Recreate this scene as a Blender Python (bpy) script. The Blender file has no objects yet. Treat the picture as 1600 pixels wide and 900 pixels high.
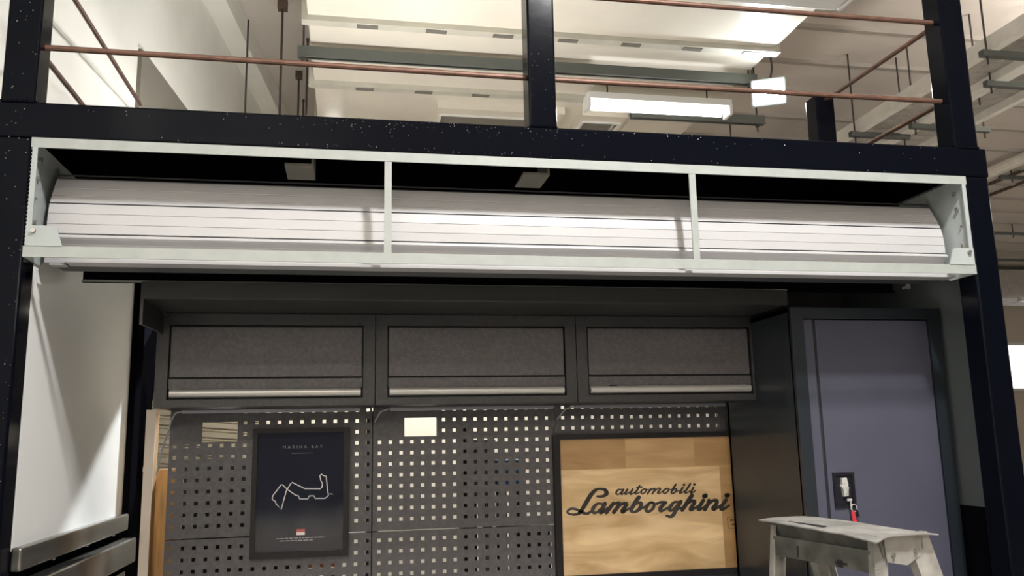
import bpy, bmesh, math, random
from mathutils import Vector, Matrix
random.seed(7)
S = bpy.context.scene
COL = S.collection
R = math.radians

# ------------------------------------------------------------------ camera
cam_d = bpy.data.cameras.new('camera')
cam = bpy.data.objects.new('camera', cam_d)
COL.objects.link(cam)
cam_d.sensor_width = 36.0
cam_d.lens = 29.897                       # focal length 1328.7 px at 1600 px wide
cam_d.clip_end = 200
PITCH, ROLL, YAW = 0.17647, 0.02069, -0.18955
cam.matrix_world = (Matrix.Translation((0.600, -2.8151, 1.4298))
                    @ Matrix.Rotation(YAW, 4, 'Z') @ Matrix.Rotation(PITCH, 4, 'X')
                    @ Matrix.Rotation(ROLL, 4, 'Y') @ Matrix.Rotation(math.pi / 2, 4, 'X'))
S.camera = cam

# ------------------------------------------------------------------ world, exposure
S.view_settings.view_transform = 'Standard'
S.view_settings.look = 'None'
S.view_settings.gamma = 1.0
S.view_settings.exposure = 0.08
W = bpy.data.worlds.new('world')
S.world = W
W.use_nodes = True
W.node_tree.nodes['Background'].inputs[0].default_value = (1.0, 0.94, 0.86, 1)
W.node_tree.nodes['Background'].inputs[1].default_value = 0.14
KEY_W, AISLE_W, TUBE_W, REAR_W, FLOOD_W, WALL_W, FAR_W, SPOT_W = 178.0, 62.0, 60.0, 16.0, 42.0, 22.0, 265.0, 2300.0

# ------------------------------------------------------------------ materials
MATS = {}
def mat(name, col, rough=0.5, metal=0.0, var=0.0, vscale=6.0, bump=0.0, bscale=60.0, coat=0.0,
        emit=None, estr=0.0, stretch=None, col2=None, spec=0.5):
    m = bpy.data.materials.new(name); m.use_nodes = True
    nt = m.node_tree; b = nt.nodes['Principled BSDF']
    b.inputs['Base Color'].default_value = (*col, 1)
    b.inputs['Roughness'].default_value = rough
    b.inputs['Metallic'].default_value = metal
    b.inputs['Coat Weight'].default_value = coat
    b.inputs['Specular IOR Level'].default_value = spec
    b.inputs['Coat Roughness'].default_value = 0.06
    tc = nt.nodes.new('ShaderNodeTexCoord'); mp = nt.nodes.new('ShaderNodeMapping')
    nt.links.new(tc.outputs['Object'], mp.inputs['Vector'])
    if stretch: mp.inputs['Scale'].default_value = stretch
    if var or col2:
        n = nt.nodes.new('ShaderNodeTexNoise'); n.inputs['Scale'].default_value = vscale
        n.inputs['Detail'].default_value = 6
        nt.links.new(mp.outputs['Vector'], n.inputs['Vector'])
        r = nt.nodes.new('ShaderNodeValToRGB')
        a = col2 if col2 else tuple(max(0, c * (1 - var)) for c in col)
        e = col if col2 else tuple(min(1, c * (1 + var)) for c in col)
        r.color_ramp.elements[0].position = 0.32; r.color_ramp.elements[1].position = 0.68
        r.color_ramp.elements[0].color = (*a, 1); r.color_ramp.elements[1].color = (*e, 1)
        nt.links.new(n.outputs['Fac'], r.inputs['Fac'])
        nt.links.new(r.outputs['Color'], b.inputs['Base Color'])
    if bump:
        n2 = nt.nodes.new('ShaderNodeTexNoise'); n2.inputs['Scale'].default_value = bscale
        n2.inputs['Detail'].default_value = 4
        nt.links.new(mp.outputs['Vector'], n2.inputs['Vector'])
        bp = nt.nodes.new('ShaderNodeBump'); bp.inputs['Strength'].default_value = bump
        bp.inputs['Distance'].default_value = 0.004
        nt.links.new(n2.outputs['Fac'], bp.inputs['Height'])
        nt.links.new(bp.outputs['Normal'], b.inputs['Normal'])
    if emit:
        b.inputs['Emission Color'].default_value = (*emit, 1)
        b.inputs['Emission Strength'].default_value = estr
    MATS[name] = m
    return m

BLACK = mat('black_gloss_paint', (0.002, 0.0026, 0.005), 0.14, bump=0.05, bscale=25, spec=0.07)
MATTE = mat('matt_black', (0.004, 0.004, 0.006), 0.9, spec=0.0)
COPPER = mat('copper_rod', (0.13, 0.068, 0.048), 0.45, 0.4, var=0.25, vscale=30)
GREYSTEEL = mat('pale_grey_paint', (0.28, 0.30, 0.285), 0.45, var=0.06, vscale=20)
PLATE = mat('dull_grey_plate', (0.30, 0.33, 0.325), 0.5, var=0.08, vscale=9)
SLAT = mat('white_slat_paint', (0.40, 0.395, 0.40), 0.36)
SEAL_SHADE = mat('black_rubber_and_shade', (0.01, 0.01, 0.012), 0.6)
BOLT = mat('zinc_bolt', (0.42, 0.41, 0.38), 0.35, 0.9)
WHITEPANEL = mat('white_panel', (0.73, 0.735, 0.72), 0.5, var=0.02, vscale=3)
DARKPANEL = mat('dark_grey_panel', (0.06, 0.065, 0.07), 0.5)
MIDPANEL = mat('mid_grey_panel', (0.095, 0.108, 0.112), 0.5)
RAILSTEEL = mat('worn_steel_rail', (0.20, 0.195, 0.18), 0.18, 0.8, var=0.3, vscale=8, stretch=(1, 0.3, 4))
CANOPY = mat('charcoal_canopy', (0.022, 0.023, 0.022), 0.4, var=0.1)
CABFRAME = mat('black_powder_coat', (0.021, 0.021, 0.023), 0.38, var=0.35, vscale=90, bump=0.30, bscale=420)
CABDOOR = mat('charcoal_powder_coat', (0.072, 0.066, 0.069), 0.42, var=0.22, vscale=90, bump=0.30, bscale=420)
HANDLE = mat('brushed_aluminium', (0.50, 0.49, 0.47), 0.38, 0.5)
PEG = mat('charcoal_peg_steel', (0.070, 0.066, 0.071), 0.45, var=0.20, vscale=70, bump=0.22, bscale=400)
CREAM = mat('cream_sheet', (0.62, 0.54, 0.45), 0.6, var=0.05)
RIBBED = mat('cream_ribbed_metal', (0.70, 0.64, 0.50), 0.5, var=0.06, vscale=10)
PLY = mat('plywood_edge', (0.42, 0.24, 0.085), 0.6, var=0.25, vscale=12, stretch=(6, 6, 0.6))
FRAMEBLK = mat('black_frame', (0.010, 0.009, 0.010), 0.45, spec=0.25)
LOCKF = mat('black_locker_frame', (0.013, 0.017, 0.022), 0.32)
LOCKD = mat('slate_locker_paint', (0.058, 0.060, 0.086), 0.65, var=0.05, vscale=4, spec=0.22)
BLACKPL = mat('black_plastic', (0.008, 0.008, 0.012), 0.3)
WORN = mat('worn_chrome', (0.6, 0.6, 0.58), 0.4, 0.5, var=0.3, vscale=60)
RED = mat('red_tag', (0.45, 0.03, 0.04), 0.4)
ALU = mat('scuffed_aluminium', (0.31, 0.30, 0.275), 0.5, 0.3, var=0.30, vscale=14, bump=0.05)
ALUD = mat('dark_aluminium', (0.11, 0.11, 0.10), 0.5, 0.3, var=0.4, vscale=16)
SOOT = mat('black_smear', (0.02, 0.02, 0.02), 0.6)
DUCT = mat('cream_duct_paint', (0.74, 0.69, 0.60), 0.25, var=0.05, vscale=2.5, bump=0.05, bscale=2)
DUCTF = mat('grey_duct_flange', (0.50, 0.48, 0.41), 0.45, var=0.08, vscale=8)
DARKSLOT = mat('dark_clip', (0.16, 0.15, 0.13), 0.5)
STRUT = mat('grey_channel', (0.115, 0.125, 0.115), 0.45, 0.3)
ROD = mat('dark_rod', (0.055, 0.045, 0.04), 0.6)
RUST = mat('brown_bracket', (0.10, 0.07, 0.05), 0.7)
CEIL = mat('beige_ceiling', (0.66, 0.61, 0.565), 0.8, var=0.06, vscale=1.3)
WALLW = mat('old_white_wall', (0.86, 0.86, 0.81), 0.8, var=0.06, vscale=1.8)
WALLB = mat('beige_wall', (0.62, 0.55, 0.46), 0.8, var=0.05, vscale=1)
GREYREC = mat('grey_board', (0.20, 0.185, 0.155), 0.8, var=0.03)
FLOORM = mat('grey_concrete', (0.30, 0.285, 0.265), 0.6, var=0.12, vscale=1.5)
TRAYM = mat('pale_tray', (0.44, 0.42, 0.39), 0.55, var=0.15, vscale=15)
TRAYRAIL = mat('pale_tray_rail', (0.80, 0.77, 0.72), 0.45, var=0.06, vscale=12)
LAMPW = mat('white_fitting', (0.75, 0.75, 0.73), 0.4)
TUBEON = mat('lit_tube', (1, 1, 1), 0.5, emit=(1, 0.96, 0.88), estr=7.0)
FLOODON = mat('lit_floodlight', (1, 1, 1), 0.5, emit=(0.92, 0.97, 1.0), estr=40.0)
WINON = mat('lit_window', (1, 1, 1), 0.5, emit=(1, 0.97, 0.92), estr=2.2)
PRINTD = mat('dark_print', (0.014, 0.018, 0.036), 0.6, col2=(0.007, 0.010, 0.024), vscale=1.4, spec=0.1)
INKW = mat('white_ink', (0.75, 0.75, 0.75), 0.5)
INKG = mat('grey_ink', (0.30, 0.31, 0.33), 0.5)
INKK = mat('black_ink', (0.03, 0.025, 0.022), 0.5)
INKB = mat('brown_ink', (0.14, 0.08, 0.04), 0.5)
BLUE = mat('blue_plastic', (0.06, 0.22, 0.55), 0.4)
ORANGE = mat('orange_plastic', (0.60, 0.20, 0.05), 0.4)
DARKBOX = mat('dark_steel', (0.015, 0.015, 0.018), 0.5)

def wood(name, c1, c2, off):
    m = bpy.data.materials.new(name); m.use_nodes = True
    nt = m.node_tree; b = nt.nodes['Principled BSDF']
    tc = nt.nodes.new('ShaderNodeTexCoord'); mp = nt.nodes.new('ShaderNodeMapping')
    mp.inputs['Scale'].default_value = (1.6, 1, 8.0); mp.inputs['Location'].default_value = (off, 0, off * 2)
    n = nt.nodes.new('ShaderNodeTexNoise'); n.inputs['Scale'].default_value = 2.2
    n.inputs['Detail'].default_value = 5; n.inputs['Distortion'].default_value = 1.1
    r = nt.nodes.new('ShaderNodeValToRGB')
    r.color_ramp.elements[0].position = 0.30; r.color_ramp.elements[0].color = (*c2, 1)
    r.color_ramp.elements[1].position = 0.66; r.color_ramp.elements[1].color = (*c1, 1)
    nt.links.new(tc.outputs['Object'], mp.inputs['Vector']); nt.links.new(mp.outputs['Vector'], n.inputs['Vector'])
    nt.links.new(n.outputs['Fac'], r.inputs['Fac']); nt.links.new(r.outputs['Color'], b.inputs['Base Color'])
    b.inputs['Roughness'].default_value = 0.5
    return m
WOODL = wood('pale_plywood_print', (0.90, 0.69, 0.41), (0.62, 0.42, 0.20), 0.3)
WOODM = wood('tan_plywood_print', (0.64, 0.43, 0.21), (0.50, 0.31, 0.14), 4.1)
WOODD = wood('brown_plywood_print', (0.54, 0.34, 0.155), (0.42, 0.25, 0.10), 8.7)

def glazing(name, rough, wrinkle):
    m = bpy.data.materials.new(name); m.use_nodes = True
    nt = m.node_tree; nt.nodes.remove(nt.nodes['Principled BSDF'])
    out = nt.nodes['Material Output']
    t = nt.nodes.new('ShaderNodeBsdfTransparent'); g = nt.nodes.new('ShaderNodeBsdfGlossy')
    g.inputs['Roughness'].default_value = rough
    fr = nt.nodes.new('ShaderNodeFresnel'); fr.inputs['IOR'].default_value = 1.38
    mx = nt.nodes.new('ShaderNodeMixShader')
    if wrinkle:
        tc = nt.nodes.new('ShaderNodeTexCoord'); mp = nt.nodes.new('ShaderNodeMapping')
        mp.inputs['Scale'].default_value = wrinkle
        n = nt.nodes.new('ShaderNodeTexNoise'); n.inputs['Scale'].default_value = 1.0; n.inputs['Detail'].default_value = 0.5
        bp = nt.nodes.new('ShaderNodeBump'); bp.inputs['Strength'].default_value = 0.5; bp.inputs['Distance'].default_value = 0.006
        nt.links.new(tc.outputs['Object'], mp.inputs['Vector']); nt.links.new(mp.outputs['Vector'], n.inputs['Vector'])
        nt.links.new(n.outputs['Fac'], bp.inputs['Height']); nt.links.new(bp.outputs['Normal'], g.inputs['Normal'])
        nt.links.new(bp.outputs['Normal'], fr.inputs['Normal'])
    nt.links.new(fr.outputs['Fac'], mx.inputs['Fac']); nt.links.new(t.outputs[0], mx.inputs[1])
    nt.links.new(g.outputs[0], mx.inputs[2]); nt.links.new(mx.outputs[0], out.inputs['Surface'])
    return m
PANE1 = glazing('wrinkled_clear_film', 0.03, (15, 1, 0.8))
PANE2 = glazing('clear_film', 0.05, (7, 1, 9))

# ------------------------------------------------------------------ helpers
def box(bm, x0, x1, y0, y1, z0, z1, M=None):
    vs = [bm.verts.new((x, y, z)) for x in (x0, x1) for y in (y0, y1) for z in (z0, z1)]
    for f in ((0, 1, 3, 2), (4, 6, 7, 5), (0, 4, 5, 1), (2, 3, 7, 6), (0, 2, 6, 4), (1, 5, 7, 3)):
        bm.faces.new([vs[i] for i in f])
    if M: bmesh.ops.transform(bm, matrix=M, verts=vs)
    return vs
def bevel(bm, w, seg=2):
    bmesh.ops.bevel(bm, geom=list(bm.edges), offset=w, segments=seg, affect='EDGES', profile=0.5)
    return bm
def B(x0, x1, y0, y1, z0, z1, bv=0.0, seg=2):
    bm = bmesh.new(); box(bm, x0, x1, y0, y1, z0, z1)
    if bv: bevel(bm, bv, seg)
    return bm
def boxes(*bs):
    bm = bmesh.new()
    for b in bs: box(bm, *b)
    return bm
def rod(bm, p0, p1, r, n=8, r1=None):
    p0 = Vector(p0); p1 = Vector(p1); d = p1 - p0
    q = d.to_track_quat('Z', 'Y').to_matrix().to_4x4()
    M = Matrix.Translation((p0 + p1) / 2) @ q
    bmesh.ops.create_cone(bm, cap_ends=True, segments=n, radius1=r, radius2=r if r1 is None else r1, depth=d.length, matrix=M)
    return bm
def ROD_(p0, p1, r, n=8, r1=None):
    return rod(bmesh.new(), p0, p1, r, n, r1)
def prism(bm, pts, axis, a, b):
    """pts 2D polygon extruded along axis from a to b; axis 'x': (y,z), 'y': (x,z), 'z': (x,y)"""
    def P(u, v, w): return {'x': (w, u, v), 'y': (u, w, v), 'z': (u, v, w)}[axis]
    A = [bm.verts.new(P(u, v, a)) for u, v in pts]; Bv = [bm.verts.new(P(u, v, b)) for u, v in pts]
    n = len(pts)
    bm.faces.new(A); bm.faces.new(Bv[::-1])
    for i in range(n): bm.faces.new((A[i], Bv[i], Bv[(i + 1) % n], A[(i + 1) % n]))
    return bm
def PR(pts, axis, a, b, bv=0):
    bm = prism(bmesh.new(), pts, axis, a, b)
    if bv: bevel(bm, bv)
    return bm
def obj(name, bm, m, parent=None, smooth=False, kind=None):
    me = bpy.data.meshes.new(name)
    bmesh.ops.recalc_face_normals(bm, faces=bm.faces)
    bm.to_mesh(me); bm.free()
    if m: me.materials.append(m)
    if smooth:
        me.shade_smooth() if hasattr(me, 'shade_smooth') else None
    o = bpy.data.objects.new(name, me); COL.objects.link(o)
    if parent is not None:
        o.parent = parent
        o.location = -Vector(parent['wl']) if parent.type == 'EMPTY' else (0, 0, 0)
        if parent.type != 'EMPTY' and 'wl' not in parent and parent.parent is None: o.location = -parent.location
    if kind: o['kind'] = kind
    return o
def thing(name, label, cat, loc, group=None):
    o = bpy.data.objects.new(name, None); COL.objects.link(o)
    o.empty_display_size = 0.1
    o.location = loc; o['wl'] = list(loc)
    o['label'] = label; o['category'] = cat
    if group: o['group'] = group
    return o
def tag(o, label, cat, group=None):
    o['label'] = label; o['category'] = cat
    if group: o['group'] = group
    return o
def struct(name, bm, m, label=None):
    o = obj(name, bm, m, kind='structure')
    if label: o['label'] = label
    return o
def area(name, loc, rot, sx, sy, power, color, parent=None, spread=None):
    d = bpy.data.lights.new(name, 'AREA'); d.shape = 'RECTANGLE'; d.size = sx; d.size_y = sy
    d.energy = power; d.color = color
    if spread: d.spread = spread
    o = bpy.data.objects.new(name, d); COL.objects.link(o)
    o.rotation_euler = rot
    if parent is not None:
        o.parent = parent; o.location = Vector(loc) - Vector(parent['wl'])
    else: o.location = loc
    return o
BIG=[[(14910,12200,65),(15020,12190,78),(15160,12210,90),(15260,12290,139),(15230,12400,117),(15120,12450,78),(14960,12460,69),(14820,12400,106),(14670,12260,134),(14550,12090,134),(14440,11930,134),(14340,11780,122),(14250,11660,106),(14130,11600,82),(13960,11590,65),(13800,11640,65),(13770,11700,73),(13860,11780,73),(14010,11790,73),(14170,11740,82),(14300,11670,98),(14440,11610,82),(14560,11620,82),(14690,11700,73)],[(15080,11930,65),(14920,11940,73),(14800,11860,106),(14720,11740,122),(14750,11630,98),(14860,11630,73),(15000,11740,73)],[(15190,11930,122),(15110,11800,131),(15030,11660,122),(15000,11610,98),(15090,11630,82),(15190,11700,65),(15280,11780,65)],[(15510,11930,111),(15370,11780,122),(15230,11620,122)],[(15370,11780,65),(15540,11910,82),(15700,11940,95),(15740,11900,114),(15620,11740,122),(15510,11620,122)],[(15640,11750,65),(15820,11890,82),(15980,11920,98),(16010,11870,117),(15910,11740,122),(15830,11640,122),(15880,11610,90),(16000,11680,73),(16110,11730,65)],[(16490,12110,131),(16380,11990,131),(16270,11830,131),(16180,11700,122),(16190,11630,101),(16310,11600,78),(16470,11680,111),(16550,11800,122),(16570,11900,106),(16500,11930,73),(16410,11880,65)],[(16470,11640,65),(16580,11710,65),(16710,11770,65)],[(17040,11900,78),(16930,11910,82),(16800,11800,106),(16740,11670,106),(16790,11600,95),(16900,11610,82),(17030,11720,98),(17070,11840,90),(17040,11900,78)],[(17060,11840,78),(17200,11870,73),(17310,11910,73),(17450,11900,98),(17550,11900,73)],[(17500,11880,108),(17390,11790,114),(17290,11680,122),(17310,11600,95),(17440,11630,78),(17600,11710,65)],[(18000,11900,73),(17850,11890,82),(17720,11770,114),(17650,11650,114),(17710,11600,85),(17820,11650,78),(17950,11770,73)],[(18110,11900,127),(18000,11760,131),(17890,11590,131),(17780,11430,117),(17680,11380,82),(17530,11420,73)],[(17900,11610,73),(18110,11680,65),(18240,11710,65)],[(18560,12110,127),(18410,11940,131),(18270,11750,131),(18150,11600,117)],[(18280,11750,65),(18480,11890,82),(18610,11920,98),(18660,11870,114),(18560,11740,122),(18470,11620,117),(18540,11600,85),(18670,11670,73),(18800,11730,65)],[(19000,11920,117),(18890,11780,122),(18780,11630,117),(18830,11590,85),(19000,11670,73),(19110,11740,65)],[(19040,12070,139),(19110,12090,139)],[(19230,11910,117),(19150,11750,122),(19040,11590,122)],[(19160,11740,73),(19340,11880,90),(19490,11910,98),(19550,11860,114),(19460,11720,122),(19360,11620,117),(19430,11580,85),(19580,11670,73),(19700,11720,65)],[(19910,11910,117),(19790,11780,122),(19670,11620,117),(19740,11570,90),(19880,11630,82),(20020,11710,65)],[(19930,12070,139),(20000,12080,139)]]
SMALL=[[(15860,12410,41),(15720,12410,57),(15640,12330,65),(15640,12260,54),(15730,12250,41),(15840,12340,41)],[(15910,12410,65),(15820,12260,62),(15900,12260,41),(15990,12320,36)],[(16070,12410,65),(15980,12270,65),(16020,12240,41),(16150,12320,36)],[(16270,12410,65),(16170,12260,65),(16230,12240,41),(16360,12320,36)],[(16540,12520,62),(16440,12370,65),(16360,12270,62),(16410,12240,41),(16580,12320,36)],[(16420,12480,36),(16640,12480,46)],[(16730,12410,42),(16610,12350,55),(16590,12270,55),(16660,12240,42),(16770,12320,52),(16790,12390,46),(16730,12410,42)],[(16790,12380,36),(16920,12370,36)],[(16970,12400,55),(16830,12230,59)],[(16900,12310,33),(17050,12400,42),(17130,12390,55),(17020,12230,59)],[(17100,12300,33),(17250,12410,42),(17340,12390,55),(17230,12260,59),(17290,12230,39),(17420,12310,36)],[(17590,12400,42),(17480,12340,55),(17450,12260,55),(17520,12220,42),(17640,12310,52),(17660,12380,46),(17590,12400,42)],[(17660,12360,36),(17780,12350,33)],[(17950,12530,62),(17820,12360,65),(17760,12250,59),(17810,12210,46),(17940,12280,55),(17970,12360,49),(17910,12380,36),(17840,12320,33)],[(17940,12280,36),(18070,12310,33)],[(18220,12410,65),(18130,12290,65),(18090,12230,59),(18150,12220,41),(18290,12290,36)],[(18260,12510,69),(18290,12510,69)],[(18520,12530,65),(18400,12380,65),(18300,12240,62),(18350,12210,41),(18500,12280,36)],[(18640,12400,62),(18550,12270,62),(18510,12220,55),(18590,12220,46),(18700,12280,42)],[(18670,12510,69),(18700,12510,69)]]
TRACK=[(3440,12490),(3460,12590),(3720,12940),(3770,12940),(3920,12790),(4210,12580),(4300,12560),(4350,12450),(4620,12440),(4670,12540),(4820,12540),(4870,12450),(5200,12440),(5310,12530),(5290,12660),(5220,13190),(5150,13200),(5060,13260),(5010,13210),(5040,13050),(5100,12950),(5090,12820),(5030,12770),(4510,12790),(4090,13010),(4040,12970),(3900,12740),(3750,12130),(3580,12300),(3540,12400),(3470,12440),(3440,12490)]

# ================================================================== the hall
struct('floor', B(-3, 22, -22, 14, -0.1, 0.0), FLOORM, 'grey concrete hall floor')
struct('ceiling', B(-3, 22, -22, 14, 4.2, 4.4), CEIL, 'beige concrete ceiling of the hall')
# the old white wall on the left runs slightly askew of the booth: x = -0.49 + 0.097 y
def wx(y): return -0.49 + 0.097 * y
struct('wall_left', PR([(wx(-22), -22), (wx(14), 14), (wx(14) - 0.2, 14), (wx(-22) - 0.2, -22)], 'z', 0, 4.2), WALLW,
       'old white plastered wall on the left')
struct('wall_back', B(0.5, 22, 12.6, 12.8, 0, 4.2), WALLB, 'far beige wall of the hall')
struct('trim_1', PR([(wx(-22), -22), (wx(14), 14), (wx(14) + 0.135, 14), (wx(-22) + 0.135, -22)], 'z', 4.03, 4.199), WALLW,
       'white beam along the top of the left wall')
bm = bmesh.new()
for k in range(14):
    y = 2.16 + 0.53 * k
    prism(bm, [(y - 0.035, 4.201), (y - 0.02, 4.178), (y + 0.02, 4.178), (y + 0.035, 4.201)], 'x', 3.05, 21)
struct('trim_2', bm, mat('ceiling_joint_shade', (.40, .365, .33), .8), 'shallow joints across the ceiling, darkened like shadow lines')  # joints coloured darker than the ceiling to stand in for shadow lines
# ledge line on the left wall
t = obj('wall_conduit', rod(bmesh.new(), (wx(-1) + 0.012, -1, 2.93), (wx(6) + 0.012, 6, 2.93), 0.011, 8), WALLW)
tag(t, 'thin white painted conduit running along the old white wall', 'conduit')
t = thing('wall_board', 'plain grey board set in a white wall behind the upper left railing', 'board', (wx(1.9), 1.9, 2.2))
y0, y1 = 1.11, 3.1
obj('panel', PR([(wx(y0) - 0.01, y0), (wx(y1) - 0.01, y1), (wx(y1) + 0.018, y1), (wx(y0) + 0.018, y0)], 'z', 2.2, 3.245), GREYREC, t)
bm = bmesh.new()
prism(bm, [(wx(y0) - .01, y0 - .006), (wx(y1) - .01, y1), (wx(y1) + .022, y1), (wx(y0) + .022, y0 - .006)], 'z', 3.245, 3.252)
obj('edge_strip', bm, WALLW, t)

# far window, lit
w = struct('window_1', boxes((13.2, 13.26, 12.5, 12.6, 2.2, 3.2), (17.0, 17.06, 12.5, 12.6, 2.2, 3.2), (13.2, 17.06, 12.5, 12.6, 3.14, 3.2),
                             (13.2, 17.06, 12.5, 12.6, 2.2, 2.26), (15.1, 15.16, 12.5, 12.6, 2.2, 3.2)), LAMPW, 'bright window far behind the right post')
obj('pane', B(13.26, 15.1, 12.55, 12.56, 2.26, 3.14), WINON, w)
obj('pane', B(15.16, 17.0, 12.55, 12.56, 2.26, 3.14), WINON, w)

# ------------------------------------------------------------------ air duct
d = thing('air_duct', 'wide cream air duct with bolted flanges hanging under the ceiling', 'duct', (1.65, 3.5, 3.6))
DX0, DX1 = 0.36, 2.955
ys = [-0.9, 0.80, 1.38, 2.19, 3.0, 4.4, 6.0]
for a, b in zip(ys[:-1], ys[1:]):
    obj('duct_section', B(DX0, DX1, a + 0.002, b - 0.002, 3.6, 3.95, 0.004, 1), DUCT, d)
for y in ys[:-1]:
    obj('flange', boxes((DX0 - .03, DX1 + .03, y - .03, y + .03, 3.57, 3.6), (DX0 - .03, DX0, y - .03, y + .03, 3.6, 3.98),
                        (DX1, DX1 + .03, y - .03, y + .03, 3.6, 3.98)), DUCTF, d)
    for k in range(7):
        x = DX0 + 0.25 + k * 0.36
        obj('cleat', B(x, x + 0.11, y - .016, y + .020, 3.566, 3.572), DARKSLOT, d)
for gx0, gx1, gy0, gy1 in ((1.13, 1.98, 2.38, 2.95), (2.1, 2.42, 2.38, 2.95)):
    g = obj('grille_collar', boxes((gx0, gx1, gy0, gy0 + .1, 3.55, 3.6), (gx0, gx1, gy1 - .04, gy1, 3.55, 3.6),
                             (gx0, gx0 + .04, gy0 + .1, gy1 - .04, 3.55, 3.6), (gx1 - .04, gx1, gy0 + .1, gy1 - .04, 3.55, 3.6)), DUCT, d)
    obj('grille', B(gx0 + .04, gx1 - .04, gy0 + .1, gy1 - .04, 3.585, 3.597), GREYREC, g)
    obj('trim', boxes((gx0 + .04, gx1 - .04, gy0 + .1, gy0 + .118, 3.542, 3.56), (gx0 + .022, gx0 + .04, gy0 + .1, gy1, 3.542, 3.56),
                      (gx1 - .04, gx1 - .022, gy0 + .1, gy1, 3.542, 3.56)), LAMPW, g)

def support(label, x0, x1, y, z, rods, top=4.2, h=0.06):
    s = thing('support_channel', label, 'channel', ((x0 + x1) / 2, y, z))
    obj('channel', boxes((x0, x1, y - .022, y + .022, z - 0.003, z), (x0, x1, y - .022, y - .018, z - h, z - .003), (x0, x1, y + .018, y + .022, z - h, z - .003),
                         (x0, x1, y - .018, y - .008, z - h, z - h + .003), (x0, x1, y + .008, y + .018, z - h, z - h + .003)), STRUT, s)
    for x in rods:
        obj('drop_rod', ROD_((x, y, z - h - .05), (x, y, top), 0.006, 6), ROD, s)
        obj('nut', ROD_((x, y, z - h - .018), (x, y, z - h), 0.013, 6), ROD, s)
    return s
support('long grey channel hung on rods beneath the cream air duct', 0.295, 2.985, 1.66, 3.565, (0.325, 2.94))
support('second grey channel beneath the air duct, above the short black post', 2.4, 3.35, 2.275, 3.565, (3.3,))

# dark hangers between duct and wall
for i, (x, y, z0, cap) in enumerate(((0.15, 2.34, 2.4, 0.06), (0.19, 3.41, 3.0, 0.05), (0.195, 3.95, 3.2, 0.02), (0.205, 4.3, 3.2, 0.02), (0.28, 2.85, 3.3, .02))):
    t = thing('hanger_rod', ['long dark hanger rod nearest the white wall beam', 'dark hanger rod with a square brown bracket on the ceiling',
                             'thin short hanger rod behind the bracketed one', 'shortest dark hanger rod far behind the railing', 'dark rod close along the left edge of the duct'][i],
              'rod', (x, y, z0), 'hanger rods left of the duct')
    obj('rod', ROD_((x, y, z0), (x, y, 4.2), 0.008, 6), ROD, t)
    obj('bracket', B(x - cap / 2, x + cap / 2, y - cap / 2, y + cap / 2, 4.2 - cap * 1.1, 4.199), RUST, t)
t = obj('hanger_rod', ROD_((-0.05, 2.3, 2.6), (-0.05, 2.3, 4.03), 0.006, 6), ROD)
tag(t, 'thin dark rod hanging in front of the white beam at upper left', 'rod', 'hanger rods left of the duct')
t = thing('hanger_rod', 'pair of faint rods behind the floodlight, near the short black post', 'rod', (2.6, 4.4, 3.2), 'hanger rods left of the duct')
bpy.data.objects.remove(t)
for x, y, l in ((2.72, 3.6, 'thin rod hanging below the fluorescent tube end'), (3.35, 3.7, 'thin rod hanging just left of the floodlight glare'), (3.75, 3.6, 'thin rod hanging between the floodlight and the short black post')):
    t = obj('drop_rod', ROD_((x, y, 2.6), (x, y, 4.2), 0.006, 6), ROD); tag(t, l, 'rod', 'thin drop rods behind the floodlight')

# ------------------------------------------------------------------ lamps in view
def batten(label, x0, x1, y, z, lit, power, top):
    t = thing('fluorescent_light', label, 'light', ((x0 + x1) / 2, y, z), 'fluorescent battens')
    obj('housing', boxes((x0 - .02, x1 + .02, y - .06, y + .06, z + .03, z + .07)), LAMPW, t)
    if lit:
        bm = bmesh.new()
        for dy in (-.028, .028): rod(bm, (x0 + .02, y + dy, z), (x1 - .02, y + dy, z), 0.016, 10)
        obj('tube', bm, TUBEON, t)
        area('lamp', ((x0 + x1) / 2, y, z - .03), (0, 0, 0), x1 - x0, 0.12, power, (1, .94, .84), t)
    else:
        bm = B(x0, x1, y - .055, y + .055, z - .03, z + .03, 0.02, 3)
        obj('diffuser', bm, LAMPW, t)
    for x in (x0 - .015, x1 + .015):
        obj('end_cap', B(x - .012, x + .012, y - .055, y + .055, z - .025, z + .05, 0.006), LAMPW, t)
    for x in (x0 + .12, x1 - .12):
        obj('hanger', ROD_((x, y, z + .07), (x, y, top), 0.005, 6), ROD, t)
    return t
batten('lit fluorescent batten with two bright tubes under the duct', 2.03, 2.93, 1.98, 3.45, True, TUBE_W, 3.6)
batten('unlit white fluorescent batten at the top edge above the copper rod', 1.65, 2.87, 0.56, 3.45, False, 0, 3.6)

f = thing('floodlight', 'blinding white floodlight clamped to the end of the grey channel', 'light', (3.03, 1.62, 3.45))
aim = (Vector((0.9, -2.6, 1.5)) - Vector((3.03, 1.6, 3.45))).normalized()
q = aim.to_track_quat('Z', 'Y').to_matrix().to_4x4()
M = Matrix.Translation((3.03, 1.6, 3.44)) @ q
bm = bmesh.new(); box(bm, -.10, .10, -.08, .08, -.06, 0.0, M); obj('housing', bm, STRUT, f)
bm = bmesh.new(); box(bm, -.09, .09, -.07, .07, 0.001, 0.006, M); obj('lens', bm, FLOODON, f)
bm = bmesh.new()
for k in range(5): box(bm, -.06 + k * .028, -.052 + k * .028, -.05, .05, -.085, -.061, M)
obj('heat_fin', bm, STRUT, f)
bm = bmesh.new(); rod(bm, (2.96, 1.66, 3.6), (2.97, 1.66, 3.50), 0.008); rod(bm, (2.97, 1.66, 3.50), (3.0, 1.63, 3.45), 0.008)
obj('bracket', bm, STRUT, f)
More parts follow.
